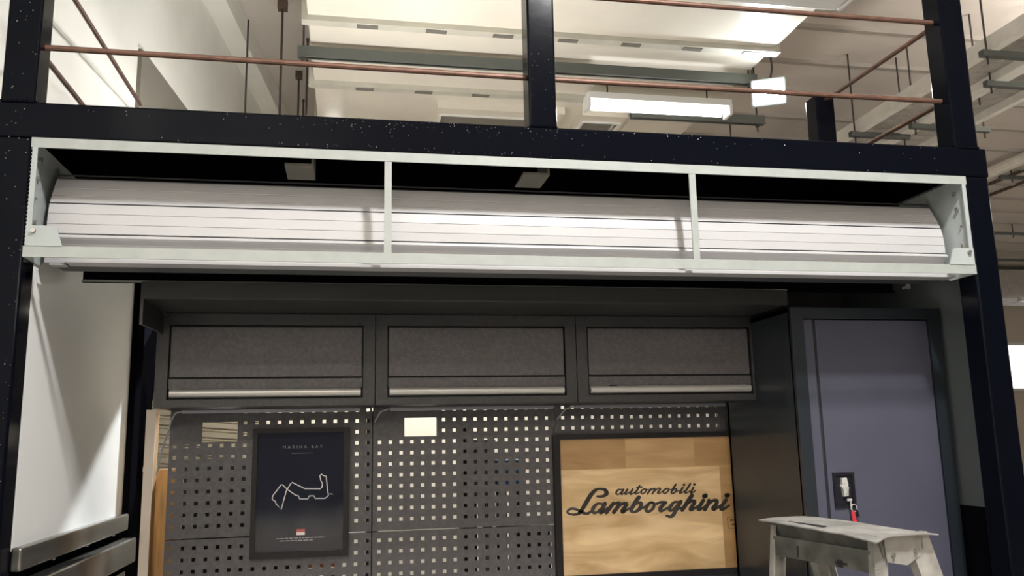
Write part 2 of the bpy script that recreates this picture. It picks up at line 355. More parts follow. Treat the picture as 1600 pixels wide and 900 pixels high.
bm = bmesh.new(); rod(bm, (3.06, 1.62, 3.95), (3.075, 1.62, 3.6), 0.006); rod(bm, (3.075, 1.62, 3.6), (3.05, 1.63, 3.49), 0.006)
obj('cable', bm, ROD, f)
sp = bpy.data.lights.new('flood_beam', 'SPOT'); sp.energy = FLOOD_W; sp.spot_size = R(150); sp.spot_blend = 0.5; sp.shadow_soft_size = 0.05
sp.color = (.88, .95, 1)
so = bpy.data.objects.new('flood_beam', sp); COL.objects.link(so); so.parent = f
so.location = Vector((3.03, 1.6, 3.44)) + aim * 0.03 - Vector(f['wl']); so.rotation_euler = aim.to_track_quat('-Z', 'Y').to_euler()

# a second lamp behind the booth, hidden by the front beam, shining under the deck on to the left panel
t = thing('spot_lamp', 'spot lamp hung under the duct behind the booth deck', 'light', (.45, 3.2, 3.46))
aim = (Vector((-.19, .25, 1.42)) - Vector((.45, 3.2, 3.46))).normalized()
M = Matrix.Translation((.45, 3.2, 3.46)) @ aim.to_track_quat('Z', 'Y').to_matrix().to_4x4()
bm = rod(bmesh.new(), M @ Vector((0, 0, -.14)), M @ Vector((0, 0, -.01)), .05, 16, .07); obj('housing', bm, STRUT, t)
bm = rod(bmesh.new(), M @ Vector((0, 0, -.009)), M @ Vector((0, 0, -.004)), .06, 16); obj('lens', bm, TUBEON, t)
obj('hanger', ROD_((.45, 3.24, 3.5), (.45, 3.24, 3.6), .008, 8), ROD, t)
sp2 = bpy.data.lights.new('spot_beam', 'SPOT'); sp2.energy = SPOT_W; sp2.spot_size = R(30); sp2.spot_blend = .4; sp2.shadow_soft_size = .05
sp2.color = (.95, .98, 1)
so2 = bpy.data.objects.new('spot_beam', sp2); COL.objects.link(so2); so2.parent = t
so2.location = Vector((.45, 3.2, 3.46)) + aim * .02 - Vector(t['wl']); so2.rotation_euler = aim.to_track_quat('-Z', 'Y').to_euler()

# lamps of the hall in front of the booth (behind the camera)
def hall_lamp(label, x, y, z, along, L, power, col, tilt=(0, 0, 0), up=1.2):
    t = thing('hall_light', label, 'light', (x, y, z), 'hall lamps in front of the booth')
    hx, hy = (L / 2, .06) if along == 'x' else (.06, L / 2)
    obj('housing', B(x - hx, x + hx, y - hy, y + hy, z + .03, z + .09, .005), LAMPW, t)
    obj('diffuser', B(x - hx + .01, x + hx - .01, y - hy + .015, y + hy - .015, z, z + .03, .008), TUBEON, t)
    for k in (-1, 1):
        p = (x + k * hx * .8, y, 0) if along == 'x' else (x, y + k * hy * .8, 0)
        obj('hanger', ROD_((p[0], p[1], z + .09), (p[0], p[1], 4.2), .005, 6), ROD, t)
    area('lamp', (x, y, z - .02), tilt, 2 * hx, 2 * hy, power, col, t)
    if up: area('fill_uplight', (x, y, z + .10), (math.pi, 0, 0), 2 * hx, 2 * hy, power * up, col, t)  # added upward light that brightens the ceiling
hall_lamp('bright hall lamp straight in front of the shutter', 1.7, -2.45, 3.95, 'y', 0.35, KEY_W, (1, .985, .97), up=0.05)
hall_lamp('hall lamp in the aisle to the left of the booth front', -0.1, -4.6, 3.3, 'x', 1.2, AISLE_W, (1, .95, .88))
hall_lamp('hall lamp in the aisle to the right of the booth front', 5.6, 0.6, 3.3, 'y', 1.2, AISLE_W, (1, .93, .84))
hall_lamp('hall lamp over the aisle right of the cable trays', 7.6, -1.8, 3.3, 'y', 1.2, AISLE_W, (1, .90, .76))
hall_lamp('hall lamp over the aisle far behind the booth', 1.7, 6.8, 3.95, 'x', 1.2, AISLE_W, (1, .86, .70))
hall_lamp('hall lamp over the far aisle at the right', 12.5, 4.0, 3.3, 'y', 1.2, AISLE_W, (1, .90, .76))
hall_lamp('warm hall lamp far down the aisle behind the viewer', 0.9, -11.0, 3.6, 'x', 2.4, FAR_W, (1, .84, .64))
hall_lamp('cool hall lamp far still farther down the aisle behind the viewer', 2.4, -13.0, 3.6, 'x', 2.4, FAR_W, (.90, .95, 1))
t = thing('deck_fill', 'unseen batten added on the booth deck to brighten duct and wall', 'light', (.85, 1.0, 2.27))  # added lamp, hidden behind the beam, lifts the duct and left wall
obj('housing', B(.15, 1.55, .95, 1.05, 2.27, 2.33, .005), LAMPW, t)
bm = rod(bmesh.new(), (.2, 1.0, 2.35), (1.5, 1.0, 2.35), .015, 10); obj('tube', bm, TUBEON, t)
for x in (.18, 1.52): obj('end_cap', B(x - .015, x + .015, .97, 1.03, 2.33, 2.375), LAMPW, t)
area('lamp', (.85, 1.0, 2.385), (math.pi, 0, 0), 1.3, .08, WALL_W, (1, .97, .92), t)

# ------------------------------------------------------------------ cable trays on the right
def tray(label, x0, x1, z, y0, y1, sup):
    t = thing('cable_tray', label, 'tray', ((x0 + x1) / 2, (y0 + y1) / 2, z), 'cable trays right of the booth')
    for x in (x0, x1):
        obj('side_rail', boxes((x - .012, x + .012, y0, y1, z, z + .09), (x - .024, x + .024, y0, y1, z - .012, z)), TRAYRAIL, t)
    # perforated bed: slotted strips
    bm = bmesh.new(); nx = 10; ny = int((y1 - y0) / 0.09)
    w = (x1 - x0 - .024) / nx
    for i in range(nx + 1):
        x = x0 + .012 + i * w
        box(bm, max(x0 + .012, x - w * .42), min(x1 - .012, x + w * .42), y0, y1, z + .050, z + .052)
    for j in range(ny):
        y = y0 + j * .09
        box(bm, x0 + .012, x1 - .012, y, y + .070, z + .048, z + .050)
    obj('perforated_bed', bm, TRAYM, t)
    for y, a, b in sup:
        obj('support_bar', boxes((a, b, y - .02, y + .02, z - .045, z - .008)), STRUT, t)
        for x in (a + .04, b - .04):
            obj('drop_rod', ROD_((x, y, z - .09), (x, y, 4.2), .006, 6), ROD, t)
    return t
tray('perforated cable tray nearer to the booth, behind the right post', 4.24, 4.58, 3.6, -1.2, 6.5, ((1.20, 4.16, 4.72), (2.53, 4.16, 4.64)))
tray('perforated cable tray farther from the booth, beyond the right post', 4.63, 4.98, 3.6, -1.2, 6.5, ((1.58, 4.50, 5.10), (2.32, 4.50, 5.14)))
for x, y, z0, l in ((4.68, 1.85, 3.55, 'drop rod just right of the right post'),):
    t = obj('drop_rod', ROD_((x, y, z0), (x, y, 4.2), .006, 6), ROD); tag(t, l, 'rod', 'drop rods by the cable trays')

# far right, under the ceiling
t = obj('ceiling_pipe', ROD_((7.2, 3.2, 4.1), (7.2, 12, 4.1), 0.06, 12), TRAYRAIL); tag(t, 'pale round pipe along the ceiling beyond the right post', 'pipe')
t = obj('ceiling_pipe', ROD_((7.72, 3.2, 4.18), (7.72, 12, 4.18), 0.018, 8), RUST); tag(t, 'first thin dark pipe along the ceiling beyond the pale pipe', 'pipe')
t = obj('ceiling_pipe', ROD_((8.06, 3.2, 4.18), (8.06, 12, 4.18), 0.018, 8), RUST); tag(t, 'second thin dark pipe along the ceiling beyond the pale pipe', 'pipe')
for y, x0, l in ((4.7, 7.3, 'nearest dark crossbar under the ceiling right of the booth post'), (7.0, 8.5, 'middle dark crossbar under the ceiling right of the booth post'),
             (8.6, 9.6, 'farthest dark crossbar under the ceiling right of the booth post')):
    s = thing('crossbar', l, 'bar', (x0 + 1.5, y, 4.05), 'dark crossbars under the far ceiling')
    obj('bar', B(x0, x0 + 3, y - .02, y + .02, 4.03, 4.07), STRUT, s)
    for k in range(4): obj('drop_rod', ROD_((x0 + .15 + k * .8, y, 4.0), (x0 + .15 + k * .8, y, 4.2), .008, 6), ROD, s)
d2 = thing('far_duct', 'boxy pale duct under the far ceiling right of the booth', 'duct', (13, 9.8, 3.6))
for k in range(3):
    obj('duct_section', B(10.6 + k * 1.5, 12.08 + k * 1.5, 9.6, 10.4, 3.62, 4.12, .01), TRAYM, d2)
bt = thing('far_batten', 'pale lit batten under the far duct right of the booth', 'light', (12.4, 9.2, 3.5))
obj('housing', B(11.4, 13.6, 9.15, 9.25, 3.5, 3.56), LAMPW, bt); obj('tube', ROD_((11.5, 9.2, 3.48), (13.5, 9.2, 3.48), .02), TUBEON, bt)
for x in (11.6, 13.3): obj('hanger', ROD_((x, 9.2, 3.56), (x, 9.2, 4.2), .006, 6), ROD, bt)

# ================================================================== the booth
fr = thing('booth', 'glossy black welded steel booth frame with copper rod railing on top', 'booth', (1.13, -0.56, 0))
FY0, FY1 = -0.60, -0.52
XL0, XL1 = -0.272, -0.190
XR0, XR1 = 2.452, 2.535
def P(name, *a, bv=0.006): return obj(name, B(*a, bv, 3), BLACK, fr, smooth=False)
P('post', XL0, XL1, FY0, FY1, 0, 2.2)
P('post', XR0, XR1, FY0, FY1, 0, 2.2)
obj('post', B(-.27, -.17, 0.50, 0.60, 0, 2.2, .004), MATTE, fr)
P('post', 2.452, 2.535, 0.50, 0.58, 0, 2.2)
P('beam', -0.275, 2.540, FY0, FY1, 2.2, 2.294)
P('beam', XL0, XL1, FY1, 0.60, 2.2, 2.294)
P('beam', XR0, XR1, FY1, 0.60, 2.2, 2.294)
P('beam', XL1, XR0, 0.50, 0.60, 2.2, 2.294)
P('upper_post', XL0, XL1, FY0, FY1, 2.294, 3.3)
P('upper_post', 1.085, 1.165, FY0, FY1, 2.294, 3.3)
P('upper_post', 2.432, 2.515, FY0, FY1, 2.294, 3.3)
P('upper_post', 2.405, 2.485, 0.10, 0.18, 2.294, 2.76)
P('upper_post', XL0, XL1, 0.55, 0.60, 2.294, 2.60)
for z in (2.459, 2.727, 2.995):
    obj('rail_rod', ROD_((XL1, -.56, z), (1.085, -.56, z - .004), .008, 10), COPPER, fr)
    obj('rail_rod', ROD_((1.165, -.56, z - .004), (2.432, -.56, z), .008, 10), COPPER, fr)
for z in (2.486, 2.765):
    obj('rail_rod', ROD_((-.23, FY1, z - .005), (-.23, .58, z), .008, 10), COPPER, fr)
for z in (2.472, 2.738):
    obj('rail_rod', ROD_((2.47, FY1, z), (2.45, .10, z), .008, 10), COPPER, fr)
obj('deck_plate', B(XL1, XR0, FY1, 1.42, 2.255, 2.27), MATTE, fr)
for x in (0.415, 1.085):
    c = obj('cleat', boxes((x, x + .078, -.50, -.37, 2.185, 2.192), (x + .072, x + .078, -.50, -.37, 2.192, 2.255)), DARKSLOT, fr)
bm = bmesh.new()                         # weld spatter, too small to tell apart
for i in range(300):
    u = random.random()
    if u < .62:
        x = random.choice([random.gauss(.62, .22), random.gauss(1.1, .25), random.uniform(-.1, 2.4)]); z = 2.294 - abs(random.gauss(0, .022)); y = FY0
        if random.random() < .25: z = 2.206 + abs(random.gauss(0, .006))
        if not (-.26 < x < 2.5): continue
    elif u < .72: x = random.uniform(1.09, 1.16); z = random.uniform(2.3, 2.72); y = FY0
    else: x = random.uniform(XL0 + .02, XL1 - .004); z = random.uniform(1.2, 2.7); y = FY0
    r = random.uniform(.0006, .0019)
    bmesh.ops.create_icosphere(bm, subdivisions=1, radius=r, matrix=Matrix.Translation((x, y, max(2.204, z) if u < .62 else z)))
obj('weld_spatter', bm, BOLT, fr, kind='stuff')
bm = bmesh.new()                         # weld beads at the joints
def bead(a, b, n):
    for k in range(n):
        p = Vector(a).lerp(Vector(b), (k + .5) / n)
        bmesh.ops.create_icosphere(bm, subdivisions=1, radius=.0045, matrix=Matrix.Translation(p))
bead((XL0, FY0, 2.294), (XL1, FY0, 2.294), 12); bead((1.085, FY0, 2.294), (1.165, FY0, 2.294), 12); bead((2.432, FY0, 2.294), (2.515, FY0, 2.294), 12)
bead((XL1, FY0, 2.2), (XL1, FY0, 1.9), 30); bead((XR0, FY0, 2.2), (XR0, FY0, 1.9), 30)
obj('weld_bead', bm, BLACK, fr, kind='stuff')

# ------------------------------------------------------------------ roller shutter
rs = thing('roller_shutter', 'white roller shutter rolled up in an open pale grey steel box', 'shutter', (1.13, -.45, 1.9))
obj('top_rail', boxes((XL1, XR0, -.604, -.600, 2.173, 2.199), (XL1, XR0, -.600, -.56, 2.195, 2.199)), GREYSTEEL, rs)
obj('bottom_rail', boxes((XL1, XR0, -.604, -.600, 1.893, 1.921)), GREYSTEEL, rs)
for x in (0.683, 1.549): obj('stile', B(x, x + .0195, -.603, -.598, 1.921, 2.173), GREYSTEEL, rs)
for x0, x1, s in ((XL1, XL1 + .004, 1), (XR0 - .004, XR0, -1)):
    e = obj('end_plate', PR([(-.60, 1.893), (-.49, 1.893), (-.25, 2.05), (-.25, 2.17), (-.29, 2.199), (-.60, 2.199)], 'x', x0, x1), PLATE, rs)
    xs = x1 if s > 0 else x0
    obj('lip', B(min(xs, xs + s * .012), max(xs, xs + s * .012), -.604, -.600, 1.921, 2.173), PLATE, e)
    for y, z in ((-.555, 2.155), (-.56, 2.105), (-.57, 2.05), (-.56, 1.99), (-.42, 2.17)):
        obj('bolt', ROD_((xs, y, z), (xs + s * .008, y, z), .0065 if z != 2.05 else .003, 6), BOLT, e)
    b = obj('corner_bracket', PR([(xs, 1.921), (xs + s * .085, 1.921), (xs + s * .07, 1.966), (xs + s * .06, 1.972), (xs, 1.972)], 'y', -.606, -.602), PLATE, rs)
    obj('bolt', ROD_((xs + s * .018, -.606, 1.958), (xs + s * .018, -.614, 1.958), .006, 6), BOLT, b)
SX0, SX1 = -.172, 2.428
def slat(pts, name='slat'):      # closed profile (y, z) swept along x
    return obj(name, PR(pts, 'x', SX0, SX1), SLAT, rs)
# rolled curtain: visible faces of the drum, each slat a piece of its own
obj('slat', PR([(-.34, 2.158), (-.40, 2.150), (-.398, 2.144), (-.34, 2.152)], 'x', SX0, SX1), SEAL_SHADE, rs)  # two upper slats coloured black for the shade atop the roll
obj('slat', PR([(-.405, 2.149), (-.455, 2.140), (-.452, 2.134), (-.405, 2.142)], 'x', SX0, SX1), SEAL_SHADE, rs)
# upper slat with two grooves
slat([(-.457, 2.137), (-.4745, 2.108), (-.4735, 2.1065), (-.4765, 2.104), (-.489, 2.083), (-.4875, 2.0815), (-.490, 2.079), (-.4985, 2.0615), (-.492, 2.0615), (-.451, 2.134)])
slat([(-.500, 2.0575), (-.5055, 2.031), (-.504, 2.0297), (-.506, 2.0283), (-.508, 2.003), (-.5065, 2.0017), (-.508, 2.000), (-.5085, 1.977), (-.500, 1.977), (-.493, 2.0575)])
slat([(-.511, 1.973), (-.516, 1.969), (-.517, 1.9645), (-.513, 1.960), (-.499, 1.951), (-.497, 1.946), (-.499, 1.9435), (-.506, 1.941), (-.506, 1.9), (-.498, 1.9), (-.49, 1.973)])
obj('seal_strip', PR([(-.44, 2.155), (-.456, 2.150), (-.456, 2.146), (-.44, 2.150)], 'x', SX0, SX1), SEAL_SHADE, rs)
obj('drum_core', ROD_((SX0 + .005, -.36, 2.03), (SX1 - .005, -.36, 2.03), .115, 24), SEAL_SHADE, rs)
obj('bottom_bar', boxes((SX0 + .06, SX1 - .005, -.548, -.494, 1.893, 1.9)), SLAT, rs)
obj('guide_tab', boxes((SX0 + .02, SX0 + .055, -.53, -.50, 1.889, 1.893)), SLAT, rs)
obj('rear_flange', boxes((-.16, XR0 - .02, -.235, -.22, 1.90, 1.906), (-.16, XR0 - .02, -.225, -.22, 1.906, 2.1)), MATTE, rs)
obj('flange_edge', boxes((-.16, 2.03, -.2365, -.235, 1.9, 1.9065)), GREYSTEEL, rs)
obj('rear_tray', boxes((XL1 + .02, XR0 - .01, -.44, -.36, 1.906, 1.909)), DARKPANEL, rs)

# ------------------------------------------------------------------ inside of the booth
t = thing('side_panel', 'white side panel on the left inside the booth, above the steel rails', 'panel', (-.2, 0, 1.2))
obj('sheet', B(-.215, -.191, FY1, .50, 1.19, 2.2), WHITEPANEL, t)
obj('dark_backing', B(-.215, -.191, FY1, .50, 0, 1.188), MATTE, t)  # black backing added so the gaps between the rails stay dark
t = thing('side_panel', 'dark grey side panel on the right between the locker and post', 'panel', (2.59, 0, 1.19))
obj('sheet', B(2.575, 2.595, FY1, .5, 1.19, 2.2), MIDPANEL, t)
obj('dark_backing', B(2.575, 2.595, FY1, .5, 0, 1.188), MATTE, t)  # black sheet added to keep the space below the panel dark
obj('edge', B(2.536, 2.575, FY1, FY1 + .02, 0, 2.2), BLACK, t)
t = obj('back_board', B(2.0, 2.575, .31, .325, 0, 2.2), DARKPANEL); tag(t, 'dark grey board closing the booth behind and above the locker', 'board')
def steel_rail(label, y1, z0, z1, x1, bolts):
    s = thing('steel_rail', label, 'rail', (-.19, 0, z0), 'steel rails along the left of the booth')
    b = obj('bar', B(-.19, x1, FY1 - .005, y1, z0, z1, .006, 3), RAILSTEEL, s)
    for y in bolts: obj('bolt', ROD_((x1 - .012, y, z0 - .006), (x1 - .012, y, z0 + .0), .005, 8), BOLT, s)
steel_rail('upper of the shiny steel rails under the white side panel', .495, 1.143, 1.20, -.165, (-.25, .05, .35))
steel_rail('middle shiny steel rail below the bolted gap', .495, 1.035, 1.118, -.135, ())
steel_rail('lowest steel rail at the bottom left corner', .495, .94, 1.005, -.165, ())

c = thing('canopy', 'charcoal steel canopy over the three wall cabinets', 'canopy', (1.0, -.1, 1.845))
obj('fascia', boxes((.02, 2.005, -.28, -.272, 1.848, 1.895), (.02, 2.005, -.283, -.272, 1.845, 1.852)), CANOPY, c)
obj('soffit', B(.02, 2.005, -.272, .3, 1.847, 1.853), CANOPY, c)
obj('cheek', PR([(-.28, 1.772), (-.11, 1.779), (0.0, 1.779), (0.0, 1.895), (-.28, 1.895)], 'x', .012, .02), CANOPY, c)

H = .295
def cabinet(i, label):
    x0 = .68 * i + .0015; x1 = .68 * (i + 1) - .0015; z0, z1 = 1.55, 1.845
    t = thing('wall_cabinet', label, 'cabinet', ((x0 + x1) / 2, .15, z0), 'wall cabinets in a row')
    obj('carcass', boxes((x0, x0 + .012, .01, .30, z0, z1), (x1 - .012, x1, .01, .30, z0, z1), (x0 + .012, x1 - .012, .01, .30, z1 - .012, z1),
                         (x0 + .012, x1 - .012, .01, .30, z0, z0 + .012), (x0 + .012, x1 - .012, .29, .30, z0 + .012, z1 - .012)), CABFRAME, t)
    fx0, fx1 = x0 + .037, x1 - .037; zt, zb = 1.809, 1.573
    obj('front_frame', boxes((x0, fx0, 0, .012, z0, z1), (fx1, x1, 0, .012, z0, z1), (fx0, fx1, 0, .012, zt, z1), (fx0, fx1, 0, .012, z0, zb)), CABFRAME, t)
    dr = obj('door', boxes((fx0 + .006, fx1 - .006, .006, .02, 1.6435, zt - .0065)), CABDOOR, t)
    obj('pull_strip', B(fx0 + .004, fx1 - .004, .004, .02, 1.607, 1.637), CABDOOR, dr)
    h = bmesh.new()
    pts = [(.004 - .010 * math.sin(math.pi * k / 8) ** .5, 1.580 + .0265 * k / 8) for k in range(9)] + [(.02, 1.6065), (.02, 1.58)]
    prism(h, pts, 'x', fx0 + .008, fx1 - .008)
    obj('handle', h, HANDLE, dr, smooth=False)
    for x in (x0 + .031, x1 - .028):
        obj('screw_hole', ROD_((x, -.0008, z1 - .010), (x, .002, z1 - .010), .0048, 10), SEAL_SHADE, t)
    if i == 2:
        obj('catch', B(fx0 + .075, fx0 + .10, -.008, .004, 1.604, 1.608), SEAL_SHADE, dr)
    obj('gap', boxes((fx0, fx1, .021, .03, zb, zt)), SEAL_SHADE, t)
cabinet(0, 'left charcoal wall cabinet nearest to the white side panel')
cabinet(1, 'middle charcoal wall cabinet between the two others')
cabinet(2, 'right charcoal wall cabinet beside the tall locker')

def light_bar(i, x0, x1, label):
    t = thing('light_bar', label, 'light', ((x0 + x1) / 2, .2, 1.538), 'light bars under the wall cabinets')
    obj('profile', B(x0, x1, .185, .205, 1.537, 1.549, .002), mat('grey_profile_%d' % i, (.26, .26, .30), .35, .5), t)
    bm = bmesh.new()
    pts = [(x0, .2, 1.545), (x0 - .022, .215, 1.54), (x0 - .042, .25, 1.515), (x0 - .052, .274, 1.485)] if i == 0 else \
          [(x0, .2, 1.545), (x0 - .03, .22, 1.535), (x0 - .045, .26, 1.508), (x0 - .047, .274, 1.50)]
    if i == 0: pts += [(-.018, .25, 1.42), (-.032, .26, 1.34)]
    for a, b in zip(pts[:-1], pts[1:]): rod(bm, a, b, .003, 6)
    obj('cable', bm, INKG, t)
light_bar(0, .05, .635, 'slim grey light bar under the left cabinet')
light_bar(1, .735, 1.32, 'slim grey light bar under the middle cabinet')
light_bar(2, 1.40, 1.98, 'slim grey light bar under the right cabinet')

# ------------------------------------------------------------------ pegboard
def peg(x0, x1, z0, z1, cx0, ncol, rows, cut, label, skip=None):
    t = thing('peg_panel', label, 'pegboard', ((x0 + x1) / 2, .29, z0), 'perforated steel panels')
    Y0, Y1 = .28, .2825; h = .0061
    holes = set(); xs = {x0, x1}; zs = {z0, z1}
    cols = [cx0 + .038 * k for k in range(ncol)]
    for cx in cols: xs |= {cx - h, cx + h}
    for rz in rows: zs |= {rz - h, rz + h}
    if cut: xs |= {cut[0], cut[1]}; zs |= {cut[2], cut[3]}
    xs = sorted(x for x in xs if x0 <= x <= x1); zs = sorted(z for z in zs if z0 <= z <= z1)
    bm = bmesh.new(); grid = {}
    def v(i, j, y):
        k = (i, j, y)
        if k not in grid: grid[k] = bm.verts.new((xs[i], Y0 if y == 0 else Y1, zs[j]))
        return grid[k]
    def is_hole(i, j):
        if not (0 <= i < len(xs) - 1 and 0 <= j < len(zs) - 1): return None
        mx = (xs[i] + xs[i + 1]) / 2; mz = (zs[j] + zs[j + 1]) / 2
        if cut and cut[0] < mx < cut[1] and cut[2] < mz < cut[3]: return True
        if cut and mx < cut[1] + .02 and mz > cut[2] - .008: return False
        return any(abs(mx - c) < h for c in cols) and any(abs(mz - r) < h for r in rows)
    for i in range(len(xs) - 1):
        for j in range(len(zs) - 1):
            if is_hole(i, j):
                for (di, dj, a, b) in ((-1, 0, (0, 0), (0, 1)), (1, 0, (1, 0), (1, 1)), (0, -1, (0, 0), (1, 0)), (0, 1, (0, 1), (1, 1))):
                    if not is_hole(i + di, j + dj):
                        bm.faces.new((v(i + a[0], j + a[1], 0), v(i + b[0], j + b[1], 0), v(i + b[0], j + b[1], 1), v(i + a[0], j + a[1], 1)))
                continue
            bm.faces.new((v(i, j, 0), v(i + 1, j, 0), v(i + 1, j + 1, 0), v(i, j + 1, 0)))
            bm.faces.new((v(i, j, 1), v(i, j + 1, 1), v(i + 1, j + 1, 1), v(i + 1, j, 1)))
    obj('perforated_sheet', bm, PEG, t)
    obj('edge_flange', boxes((x0, x0 + .002, Y1, .305, z0, z1), (x1 - .002, x1, Y1, .305, z0, z1),
                             (x0, x1, Y1, .305, z0, z0 + .002), (x0, x1, Y1, .305, z1 - .002, z1)), PEG, t)
    return t
rowsU = [1.430 + .038 * k for k in (3, 2, 1, 0)] + [1.430 - .038 * k for k in range(1, 8)]
rowsL = [1.095 - .038 * k for k in range(0, 9)]
peg(.000, .678, 1.1265, 1.56, .018, 18, rowsU, (.105, .221, 1.442, 1.510), 'upper left peg panel behind the dark circuit poster')
peg(.682, 1.337, 1.1265, 1.56, .705, 17, rowsU, (.792, .907, 1.449, 1.514), 'upper middle peg panel between the two posters')
peg(1.341, 2.03, 1.1265, 1.56, 1.375, 17, rowsU, None, 'upper right peg panel above the wooden poster')
peg(.000, .678, .75, 1.1225, .018, 18, rowsL, None, 'lower left peg panel under the circuit poster')
peg(.682, 1.337, .75, 1.1225, .705, 17, rowsL, None, 'lower middle peg panel below the bright seam')
peg(1.341, 2.03, .75, 1.1225, 1.375, 17, rowsL, None, 'lower right peg panel behind the wooden poster')

# ------------------------------------------------------------------ behind the pegboard
struct('wall_rear', B(-.42, 2.9, 1.6, 1.66, 0, 2.1), mat('bright_white_board', (.85, .82, .75), .7), 'white board wall added to show bright through the peg panels')  # board added as a bright backing for the peg holes
t = obj('back_board', PR([(wx(.62) + .001, .62), (wx(1.59) + .001, 1.59), (wx(1.59) + .02, 1.59), (wx(.62) + .02, .62)], 'z', 0, 2.19), MATTE); tag(t, 'matt black board added to darken the gap left of the wall cabinets', 'board')  # black sheet added over the pale hall wall so the gap reads dark
t = thing('corner_strip', 'tall cream strip at the left edge of the peg panels', 'strip', (-.07, .32, 0))
obj('face', B(-.083, -.052, .30, .306, 0, 1.555), CREAM, t); obj('core', B(-.083, -.052, .306, .36, 0, 1.555), PLY, t)
t = obj('plywood_board', B(-.06, .010, .40, .415, 0, 1.352), PLY); tag(t, 'orange plywood board behind the cream strip', 'board')
t = thing('ribbed_sheet', 'cream ribbed metal sheet seen through the panel cutout and gap', 'sheet', (-.06, 1.36, 1.2))
bm = bmesh.new(); prof = []; z = 1.30
while z < 1.72:
    prof += [(1.35, z), (1.35, z + .022), (1.358, z + .0235), (1.358, z + .0275), (1.352, z + .029), (1.352, z + .036), (1.358, z + .0375), (1.358, z + .0415)]; z += .043
pts = prof + [(1.37, z), (1.37, 1.30)]
bm = PR(pts, 'x', -.30, .21)
bmesh.ops.transform(bm, matrix=Matrix.Translation((-.06, 1.36, 1.5)) @ Matrix.Rotation(R(5), 4, 'Y') @ Matrix.Translation((.06, -1.36, -1.5)), verts=bm.verts)
obj('sheet', bm, RIBBED, t)
obj('stand', boxes((-.25, -.22, 1.375, 1.40, 0, 1.45), (.11, .14, 1.375, 1.40, 0, 1.45)), DARKBOX, t)
t = thing('tool_chest', 'dark steel chest behind the left peg panels', 'chest', (.24, .55, 0))
obj('body', B(.03, .46, .40, .58, 0, 1.36, .004), DARKBOX, t); obj('lid', B(.025, .465, .395, .585, 1.36, 1.375, .003), DARKBOX, t)
t = obj('upright', B(.66, .70, .31, .35, 0, 1.54), DARKBOX); tag(t, 'dark upright added to close the seam of the left and middle peg panels', 'upright')  # added backing that stops the bright wall showing through the seam
t = obj('upright', B(.995, 1.035, .33, .37, 0, 1.50), DARKBOX); tag(t, 'dark upright standing behind the middle peg panel', 'upright')
def crate(label, x0, x1, y0, y1, z1, m, dz=.16):
    t = thing('crate', label, 'crate', ((x0 + x1) / 2, (y0 + y1) / 2, 0), 'things stored behind the peg panels')
    obj('stand', boxes((x0 + .01, x0 + .03, y0 + .01, y0 + .03, 0, z1 - dz), (x1 - .03, x1 - .01, y0 + .01, y0 + .03, 0, z1 - dz), (x0 + .01, x0 + .03, y1 - .03, y1 - .01, 0, z1 - dz), (x1 - .03, x1 - .01, y1 - .03, y1 - .01, 0, z1 - dz)), DARKBOX, t)
    obj('body', B(x0, x1, y0, y1, z1 - dz, z1, .006), m, t)
    obj('rim', B(x0 - .006, x1 + .006, y0 - .006, y1 + .006, z1, z1 + .012, .003), m, t)
crate('blue crate behind the right side of the middle peg panel', 1.17, 1.27, .5, .66, 1.34, BLUE, .1)
crate('dark crate low behind the right side of the middle peg panel', 1.2, 1.34, .38, .48, 1.10, DARKBOX, .2)
crate('orange crate behind the lower edge of the circuit poster', .40, .56, .7, .82, 1.04, ORANGE, .1)
crate('grey crate high behind the middle peg panel', 1.06, 1.16, .55, .7, 1.42, GREYREC, .22)
rl = thing('rear_fill', 'unseen batten added under the deck to brighten behind the peg panels', 'light', (.95, 1.09, 2.2))  # added hidden lamp, lights the board seen through the peg holes
obj('housing', B(.2, 1.7, 1.05, 1.13, 2.2, 2.255), LAMPW, rl); obj('tube', ROD_((.22, 1.09, 2.183), (1.68, 1.09, 2.183), .016), TUBEON, rl)
area('lamp', (.95, 1.09, 2.16), (R(35), 0, 0), 1.4, .1, REAR_W, (1, .93, .80), rl)

# ------------------------------------------------------------------ posters
def frame_poster(label, x0, x1, z0, z1, ix0, ix1, iz0, iz1, yb, m, pane, name):
    t = thing(name, label, 'poster', ((x0 + x1) / 2, yb, z0))
    yf = yb - .022
    obj('frame', boxes((x0, ix0, yf, yb, z0, z1), (ix1, x1, yf, yb, z0, z1), (ix0, ix1, yf, yb, iz1, z1), (ix0, ix1, yf, yb, z0, iz0)), FRAMEBLK, t)
    pr = obj('print', B(ix0, ix1, yb - .012, yb - .004, iz0, iz1), m, t)
    obj('pane', B(ix0, ix1, yb - .0175, yb - .0165, iz0, iz1), pane, t)
    return t, pr, yb - .012
def catmull(pts, n=7):
    out = []
    for i in range(len(pts) - 1):
        p0 = pts[max(0, i - 1)]; p1 = pts[i]; p2 = pts[i + 1]; p3 = pts[min(len(pts) - 1, i + 2)]
        for k in range(n):
            t = k / n
            out.append(tuple(.5 * (2 * b + (c - a) * t + (2 * a - 5 * b + 4 * c - d) * t * t + (3 * b - a - 3 * c + d) * t ** 3)
                             for a, b, c, d in zip(p0, p1, p2, p3)))
    return out + [pts[-1]]
